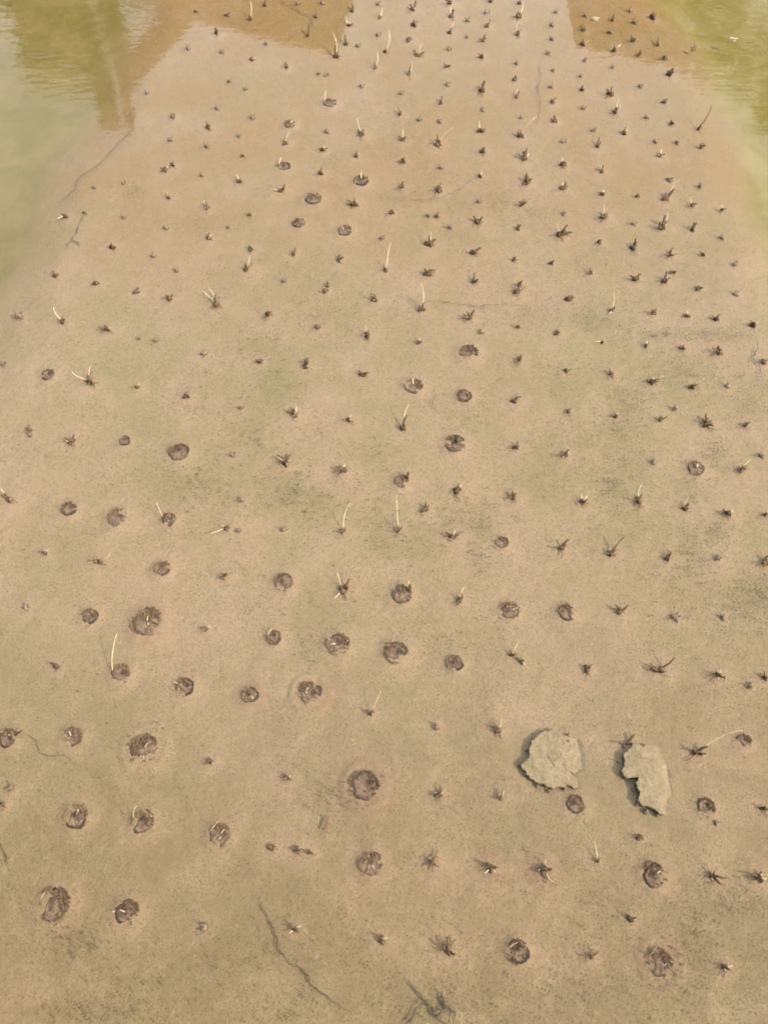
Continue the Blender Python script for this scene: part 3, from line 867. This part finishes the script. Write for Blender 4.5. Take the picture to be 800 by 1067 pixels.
        if k == 't' and e['r'] >= 5:
            s = MB()
            for j in range(random.choice((0, 1, 1, 2))):
                a = random.uniform(0, 6.28); bp = Vector((math.cos(a)*r*.4, math.sin(a)*r*.4, r*.15)); l = r*random.uniform(.2, .45)
                stem(s, bp, bp + Vector((random.uniform(-l, l), random.uniform(-l, l), l*.7)), r*.09, r*.07, .1, 5, 2); s.build('pale_cut_end', M['cut'], t); s = MB()
    for (c, dx, dy) in e['s']:
        m = MB(); L = math.hypot(dx, dy)
        lift = .62 if L > 10 else .4
        if dy > -L*.35: lift = .22
        tip = tip_at(e, dx, dy, lift) - p; q = min(e['r']*.5, L*.25) / L
        base = Vector((dx*q*u, -dy*q*u, .001))
        if k == 'd' and L > 9: base = Vector((math.copysign(r*.8, dx), r*.3, .002))
        if c == 'p':
            w0 = u * (.46 if L > 9 else .6)
            stem(m, base, tip, w0, w0*.55, .13 if L > 12 else .06, 6, 7 if L > 9 else 3, .55); m.build('straw', M['straw'], t, True)
        else:
            w0 = u * min(1.6, .6 + .09*e['r']) * (1.0 if L < 14 else .6)
            stem(m, base, tip, w0*1.2, w0*.7, .08, 6, 4); m.build('stalk', M['tuft'], t, True)
    return t
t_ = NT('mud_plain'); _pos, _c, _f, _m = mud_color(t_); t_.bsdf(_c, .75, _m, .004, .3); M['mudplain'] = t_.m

# ------------------------------------------------------------------ labels that say which one
ORD = ['first','second','third','fourth','fifth','sixth','seventh','eighth','ninth','tenth','eleventh','twelfth']
LM = [('left mud slab',574,790),('right mud slab',675,810),('long bottom crack',305,990),('branching bottom edge crack',440,1045),
 ('ringed disc below centre',380,818),('tall bright lower left straw',118,690),('long arching lower right straw',750,774),('lowest house reflection corner',350,59),
 ('reflected top left pillar',122,125),('winding upper left crack',95,182),('right edge crack',792,380),('top right pale husk',762,40),
 ('pale husk near the top',619,19),('right hand algae band',720,348),('slanting straw left of centre',360,540),('tallest upright central straw',415,535),
 ('left hand straw V',93,395),('largest bottom left disc',56,942),('large mid left disc',153,648),('solitary left hand grey disc',187,471),
 ('central disc pair, left one',351,671),('central disc pair, right one',412,679),('hooked straw disc',488,367),('disc with two pale straws',431,402),
 ('large disc with dark spur',475,462),('long straw at upper centre',404,268),('tall thin straw above centre',438,310),('upper left grey disc',326,207),
 ('dark vertical streak up high',561,95),('lower right crescent disc',682,912),('bottom right ringed disc',688,1003),('white forked straw at right',637,314),
 ('dark lower centre stick',338,858),('smooth disc right of centre',591,638),('curved upper left straws',220,311),('thick slanting upper right straw',700,197),
 ('spidery upper right stub',583,244),('left edge leaning straw',10,520),('broken left hand disc',123,539),('large right hand algae patch',705,388),
 ('smooth lower left disc',150,780),('pale disc below centre',323,722),('dark central blob',443,530)]
OWN = {(475,462):'large round cut disc with a dark spur on its upper rim, right of centre',(380,818):'large purple brown cut disc ringed by mud, below the centre',
 (126,702):'round brown disc at lower left holding the tallest bright curved straw',(725,784):'dark ragged stub throwing one long arching pale straw over to the right',
 (350,59):'dark stub with two tall straws at the lowest corner of the house reflection',(357,553):'dark stub with one tall pale straw slanting right, left of the centre',
 (415,553):'brown stub under the tallest upright straw in the middle of the paddy',(93,397):'pale stub with two straws spread in a V at the left',
 (56,942):'largest cut disc in the bottom left corner, dark rimmed with a pale straw',(153,648):'large dark rimmed disc at mid left with a shaded hollow',
 (187,471):'solitary grey disc at left just above the middle, beside faint algae',(351,671):'left disc of the close pair below the centre',
 (412,679):'right disc of the close pair below the centre',(488,367):'round disc with one hooked white straw at upper right rim, above centre',
 (431,402):'round dark disc with a white straw leaning right, just above the centre',(402,281):'dark stub with one long thin straw standing at upper centre',
 (439,322):'dark stub with one tall thin straw, directly above the centre',(326,207):'grey round disc at upper left centre without any straw',
 (682,912):'dark crescent rimmed disc in the row at lower right',(688,1003):'reddish ringed disc in the bottom row at right',(637,323):'small stub with a thin white straw forked at its foot, at right',
 (591,638):'round smooth disc right of centre without any straw',(226,317):'dark stub with two curved straws bending to upper left, at left',
 (693,207):'dark stub with a thick slanting straw at upper right',(583,244):'spidery dark stub with several spreading stalks at upper right',
 (10,520):'dark stub at the left edge with a pale straw leaning left',(123,539):'broken rimmed brown disc at left between the grey disc and left edge',
 (150,780):'smooth round disc at lower left, below the tall bright straw',(323,722):'pale grey centred disc left of the centre pair and below it',
 (443,530):'dark oval blob beside the tallest upright straw at the centre',(727,134):'small stub with a long thin dark stalk leaning right, at top right'}
def look(e):
    sz = 'large' if e['r'] >= 10 else 'small' if e['r'] <= 4 else 'dark'
    np_ = [s for s in e['s'] if s[0] == 'p' and math.hypot(s[1], s[2]) > 8]; nk = [s for s in e['s'] if s[0] == 'k']
    if e['k'] == 'd':
        a = 'large cut disc' if e['r'] >= 12 else 'cut disc' if e['r'] >= 9 else 'small cut disc'
    elif e['k'] == 'n': a = 'tiny brown nub'
    else: a = 'large dark stub' if e['r'] >= 8 else 'dark stub' if e['r'] >= 6 else 'small dark stub'
    if np_:
        d = np_[0]; a += ' with ' + ('left leaning' if d[1] < -5 else 'right leaning' if d[1] > 5 else 'upright') + ' straw'
    elif nk: a += ' with dark stalk'
    elif e['s']: a += ' with pale tip'
    return a
def labels():
    used = {}; out = {}
    dense = {}
    for i, e in enumerate(stubs):
        key = (int(e['x']), int(e['y']))
        if key in OWN: out[i] = OWN[key]; continue
        if e['y'] < 150 and 410 < e['x'] < 630:
            c = min(range(6), key=lambda c: abs(e['x'] - (429, 466, 503, 539, 575, 608)[c])); dense.setdefault(c, []).append(i); continue
        best = sorted(LM, key=lambda l: math.hypot(l[1]-e['x'], l[2]-e['y']))[0]
        dx, dy = e['x']-best[1], e['y']-best[2]; d = math.hypot(dx, dy); a = math.degrees(math.atan2(-dy, dx)) % 360
        dr = ['right of','upper right of','above','upper left of','left of','lower left of','below','lower right of'][int((a+22.5)//45) % 8]
        used.setdefault((look(e), dr, best[0]), []).append((d, i))
    for c, l in dense.items():
        l.sort(key=lambda i: stubs[i]['y'])
        for n, i in enumerate(l): out[i] = '%s, %s down, %s column right of house reflection' % (look(stubs[i]), ORD[n], ORD[c])
    for (lk, dr, lm), l in used.items():
        l.sort()
        for n, (d, i) in enumerate(l):
            near = ('just ' if d < 42 else '') if len(l) == 1 else ('nearest ' if n == 0 else ORD[n] + ' ')
            out[i] = '%s, %s%s the %s' % (lk, near, dr, lm)
    for i in out: out[i] = out[i].replace('small dark stub', 'small stub').replace('large dark stub', 'large stub')
    return out
LAB = labels()
big = sorted(range(len(stubs)), key=lambda i: -stubs[i]['r'] * ppm(400, stubs[i]['y']) ** .0 - (5 if stubs[i]['s'] else 0))
keep = set(big[:300])
print('stubs', len(stubs), 'max words', max(len(v.split()) for v in LAB.values()), 'dup labels', len(LAB) - len(set(LAB.values())))
rest = MB()
for i, e in enumerate(stubs):
    if i in keep: tag(make_stub(e), LAB[i], 'rice stubble', GROUP)
    else:
        p = at(e['x'], e['y']); r = e['r'] / ppm(e['x'], e['y']); lobe(rest, p + Vector((0, 0, -.003)), r*.62, .004 + r*.3, 10, 4, .5)
        for j in range(3):
            a = random.uniform(0, 6.28)
            stem(rest, p + Vector((math.cos(a)*r*.2, math.sin(a)*r*.2, 0)), p + Vector((math.cos(a)*r*.8, math.sin(a)*r*.7, r*random.uniform(.2, .9))), r*.15, r*.1, .2, 5, 2)
if rest.v: tag(rest.build('stub_remains', M['nub'], None, True), 'tiny brown rotted nubs left between the rice stubs', 'rice stubble', kind='stuff')

# ------------------------------------------------------------------ mud slabs, husks, stick
def slab(name, poly, tilt, label, cracks=()):
    P = [at(*p) for p in poly]; c = sum(P, Vector()) / len(P); Q = []
    for i in range(len(P)):                       # roughen the outline
        a, b = P[i], P[(i+1) % len(P)]; d = b - a; s = Vector((-d.y, d.x, 0))
        t = 0.0
        while t < .97:
            q = a + d*t; k = float(fbm(np.array(q.x), np.array(q.y), 38, 71, 4)); Q.append(q + s.normalized()*(.036*k + random.uniform(-.0015, .0015))); t += random.uniform(.04, .12)
    n = len(Q); rings = 9; vs = []; fs = []
    xs = [p.x for p in Q]; x0, x1 = min(xs), max(xs)
    def top(v): return tilt[0] + (tilt[1]-tilt[0]) * max(0, (v.x-x0)/(x1-x0)) ** 5.0
    for p in Q: vs.append(Vector((p.x, p.y, -.02)) + (c-p)*.03)
    for p in Q: vs.append(Vector((p.x, p.y, top(p) - .005)))
    for i in range(rings):
        f = 1 - .02 - i / rings * .96
        for p in Q:
            v = c + (p - c) * f
            vs.append(Vector((v.x, v.y, top(v) + (.010 if i else .003)*float(fbm(np.array(v.x), np.array(v.y), 22, 77, 3)))))
    R_ = rings + 2
    for i in range(R_-1):
        for k in range(n): k2 = (k+1) % n; fs.append((i*n+k, i*n+k2, (i+1)*n+k2, (i+1)*n+k))
    fs.append(tuple((R_-1)*n + k for k in range(n)))
    t = MB(); t.add([v - Vector((c.x, c.y, 0)) for v in vs], fs)
    e = t.build(name, M['clod']); e.location = (c.x, c.y, 0); tag(e, label, 'mud slab', 'curled mud slabs lifted above the water')
    for ck in cracks:
        m2 = MB(); pts = [at(*q) for q in ck]; pts = [Vector((q.x-c.x, q.y-c.y, top(q) + .0015)) for q in pts]
        m2.tube(pts, [.0009]*len(pts), 5, .5); m2.build('slab_crack', M['crack'], e)
slab('mud_slab', [(560,765),(572,761),(587,765),(604,770),(612,786),(609,800),(602,806),(594,803),(584,795),(592,808),(600,812),(599,819),(575,823),(565,817),(552,810),(543,800),(550,787),(553,773)], (.016, -.016),
     'left lifted mud slab, rounder, split by a narrow notch at its right', [[(570,788),(572,792),(573,793),(577,799)]])
slab('mud_slab', [(646,785),(652,780),(664,775),(680,778),(692,790),(700,807),(699,826),(690,848),(680,845),(667,841),(662,835),(667,829),(661,815),(668,804),(652,812),(647,807),(649,796)], (.020, -.016),
     'right lifted mud slab, paler, with a deep notch in its shadowed left side', [[(667,797),(671,795),(674,796)]])
def crumbs(slab_o, spots):                       # broken bits lying against a slab, each a part of it
    for (x, y, r_) in spots:
        p = at(x, y) - slab_o.location; u = r_ / ppm(x, y); m2 = MB(); lobe(m2, (p.x, p.y, -.004), u, .006 + u*.6, 10, 4, .6); m2.build('mud_crumb', M['clod'], slab_o)
SL = [o for o in COL.objects if o.name.startswith('mud_slab')]
crumbs(SL[0], [(556,770,2.2),(549,781,1.8),(547,806,2.0),(560,818,2.2),(571,824,1.6),(588,822,1.8),(541,797,1.5)])
crumbs(SL[1], [(650,778,1.8),(644,793,1.5),(660,822,2.0),(664,838,2.2),(673,846,2.4),(684,849,1.6)])
def husk(px, py, s, label):
    m = MB(); c = at(px, py); u = s / ppm(px, py)
    lobe(m, (0, 0, -.002), u, u*.35, 12, 4, .5, 0, .6)
    stem(m, (-u*.6, 0, .002), (u*1.5, -u*.5, u*.3), u*.2, u*.1, .2, 5, 3)
    o = m.build('husk', M['flake'], None, True); o.location = c; tag(o, label, 'husk')
husk(619, 19, 3.4, 'pale husk floating near the top beside the reflected building')
husk(762, 40, 3.6, 'pale husk floating on green water at top right')
m = MB(); a, b = at(336, 865, .004), at(343, 852, .007); c = a.copy()
m.tube([a-c, (a-c).lerp(b-c, .3)+Vector((.003,0,0)), (a-c).lerp(b-c, .7)-Vector((.002,0,0)), b-c], [.0034, .0040, .0036, .0028], 7); m.tube([(b-c)*.45, (b-c)*.45+Vector((.013,.004,.006))], [.0022,.0012], 5)
o = m.build('stick', M['tuft'], None, True); o.location = c; tag(o, 'short dark rotten stick lying on the mud at lower centre', 'stick')

# ------------------------------------------------------------------ beyond the paddy: what the water mirrors
def G(y): return 0.40
Yh = 11.5
ap = refl(350, 58, Yh); le = refl(200, 21, Yh); re = refl(369, -2, Yh)
hx0 = le.x + .25; hx1 = re.x - .12
house = empty('house', ((hx0+hx1)/2, Yh, .35)); tag(house, 'brick house with a lopsided gable roof mirrored at the top of the water', 'house')
ho = house.location
def L(v): return Vector(v) - ho
m = MB(); zb = .3; slope = lambda x: (le.z + (ap.z-le.z)*(x-le.x)/(ap.x-le.x)) if x < ap.x else (ap.z + (re.z-ap.z)*(x-ap.x)/(re.x-ap.x))
m.prism([L((hx0, Yh+.25, zb)), L((hx1, Yh+.25, zb)), L((hx1, Yh+.25, slope(hx1)-.12)), L((ap.x, Yh+.25, ap.z-.12)), L((hx0, Yh+.25, slope(hx0)-.12))], 6); m.build('wall', M['brick'], house)
m = MB(); lo = Vector((le.x, Yh, le.z)); 
m.prism([L(lo), L(ap), L(re), L(re - Vector((0,0,.13))), L(ap - Vector((0,0,.13))), L(lo - Vector((0,0,.13)))], 6.5); m.build('roof', M['tile'], house)
m = MB(); m.box(L(((hx0+hx1)/2+.5, Yh+.22, 1.35)), (.95, .06, 2.0)); m.build('door', M['timber'], house)
for wx in (.25,):
    fx = hx0 + (hx1-hx0)*wx; m = MB()
    for (dx, dz, w_, h_) in ((0,.5,1,.06),(0,-.5,1,.06),(-.47,0,.06,.94),(.47,0,.06,.94)): m.box(L((fx+dx, Yh+.21, 1.75+dz)), (w_, .08, h_))
    wf = m.build('window', M['timber'], house); m = MB(); m.box(L((fx, Yh+.235, 1.75)), (.9, .02, .92)); m.build('pane', M['glass'], wf)
# shed on the left with a sloping strut and a pillar
Ys = 10.5
def P(px, py, Y=Ys): return refl(px, py, Y)
a, b = P(30, 74), P(133, 90); shed = empty('shed', ((a.x+b.x)/2, Ys, .35)); tag(shed, 'timber shed with a sloping side strut mirrored at top left of the water', 'shed'); so_ = shed.location
m = MB(); m.prism([Vector((a.x, Ys, .3))-so_, Vector((b.x, Ys, .3))-so_, b-so_, a-so_], .7); m.build('wall', M['plaster'], shed)
q = [P(135, 97), P(205, 20), P(176, 16), P(131, 64)]
m = MB(); m.prism([v - so_ for v in q], .3); m.build('strut', M['timber'], shed)
q = [P(128, 9), P(205, 21), P(215, -60), P(128, -60)]
m = MB(); m.prism([v + Vector((0,.04,0)) - so_ for v in q], .2); m.build('side_wall', M['plaster'], shed)
a2 = P(30, 74); m = MB(); m.box(Vector(((a.x+b.x)/2, Ys-.12, (a.z+b.z)/2-.05)) - so_, (b.x-a.x+.2, .14, .1), Matrix.Rotation(-math.atan2(b.z-a.z, b.x-a.x), 3, 'Y')); m.build('eave_board', M['timber'], shed)
Yp = 10.0
pa, pb = P(108, 131, Yp), P(134, 131, Yp); px_ = (pa.x+pb.x)/2; wd = pb.x-pa.x
pil = empty('pillar', (px_, Yp+wd/2, .35)); tag(pil, 'plastered pillar with a white tube added as its glint, mirrored at top left', 'pillar')
m = MB(); m.box((0, 0, (pa.z-.35)/2-.1), (wd, wd, pa.z-.35+.2)); m.build('shaft', M['plaster'], pil)
m = MB(); m.box((0, 0, pa.z-.35+.03), (wd+.08, wd+.08, .06)); m.build('cap', M['timber'], pil)
c1, c2 = P(121, 92, Yp-.1), P(126, 131, Yp-.1)
m = MB(); m.tube([Vector((c1.x-px_, -wd/2-.06, .1)), Vector((c1.x-px_, -wd/2-.06, c1.z-.35)), Vector((c2.x-px_, -wd/2-.06, c2.z-.35))], .045, 10); m.build('glint_tube', M['white'], pil, True)  # white tube added to draw the sun glint on the post
# outbuilding on the right
Yr = 11.0; a, b = P(600, 51, Yr), P(716, 72, Yr)
ob = empty('outbuilding', ((a.x+b.x)/2, Yr, .35)); tag(ob, 'low brick outbuilding with a single sloping roof mirrored at top right of the water', 'outbuilding'); oo = ob.location
m = MB(); m.prism([Vector((a.x+.1, Yr+.2, .3))-oo, Vector((b.x-.1, Yr+.2, .3))-oo, Vector((b.x-.1, Yr+.2, b.z-.16))-oo, Vector((a.x+.1, Yr+.2, a.z-.14))-oo], 4); m.build('wall', M['brick'], ob)
m = MB(); m.prism([v-oo for v in (a, b, b-Vector((0,0,.12)), a-Vector((0,0,.12)))], 3.4); m.build('roof', M['tile'], ob)
m = MB(); m.box(Vector((a.x+.75, Yr+.17, 1.3))-oo, (.85, .06, 1.9)); m.build('door', M['timber'], ob)

def tree(x, y, h, rx, label, leaf, seed, nleaf=2600, low=.30):
    rnd = random.Random(seed); t = empty('tree', (x, y, .38)); tag(t, label, 'tree', 'trees beyond the paddy')
    m = MB(); m.tube([(0,0,-.1), (.05*rx,.04,h*.3), (-.06*rx,0,h*.6), (0,.05,h*.85)], [.055*h*.5, .04*h*.5, .026*h*.5, .01*h*.5], 9)
    cl = []
    for i in range(16):
        a = rnd.uniform(0, 6.28); zz = h*rnd.uniform(low, .92); q = rx*rnd.uniform(.25, .75)*(1.15 - zz/h*.6)
        e = Vector((math.cos(a)*q, math.sin(a)*q, zz)); cl.append((e, rx*rnd.uniform(.25, .5)))
        m.tube([(0,0,zz*.72), e*.5+Vector((0,0,zz*.40)), e], [.018*h*.4, .012*h*.4, .004*h*.4], 5)
    m.build('trunk', M['bark'], t, True)
    c = MB()
    for i in range(nleaf):
        o, r = rnd.choice(cl); d = Vector((rnd.gauss(0,1), rnd.gauss(0,1), rnd.gauss(0,1))).normalized() * r * rnd.random()**.45
        p = o + d; s = rnd.uniform(.05, .12)
        u = Vector((rnd.gauss(0,1), rnd.gauss(0,1), rnd.gauss(0,.6))).normalized(); v = u.cross(Vector((rnd.gauss(0,1), rnd.gauss(0,1), 1))).normalized()
        c.add([p-u*s, p+v*s*.45, p+u*s, p-v*s*.45], [(0,1,2,3)])
    c.build('crown', leaf, t)
def tree_px(px, py, Y, rx, label, leaf, seed, n=2600, low=.3):
    q = refl(px, py, Y); tree(q.x, Y, q.z - .38, rx, label, leaf, seed, n, low)
tree_px(745, 72, 12.0, 1.3, 'broad green tree mirrored beside the outbuilding at top right', M['leaf'], 3, 4200, .15)
tree_px(800, 60, 13.5, 1.6, 'wide green tree mirrored in the top right corner', M['leaf'], 4, 4200, .12)
tree_px(806, 155, 10.5, .85, 'tall dry leaved tree mirrored at the right edge', M['leafdry'], 5, 3800, .1)
tree_px(-12, 48, 12.5, 1.0, 'brown leaved tree mirrored in the top left corner', M['leafdry'], 6, 3200, .15)
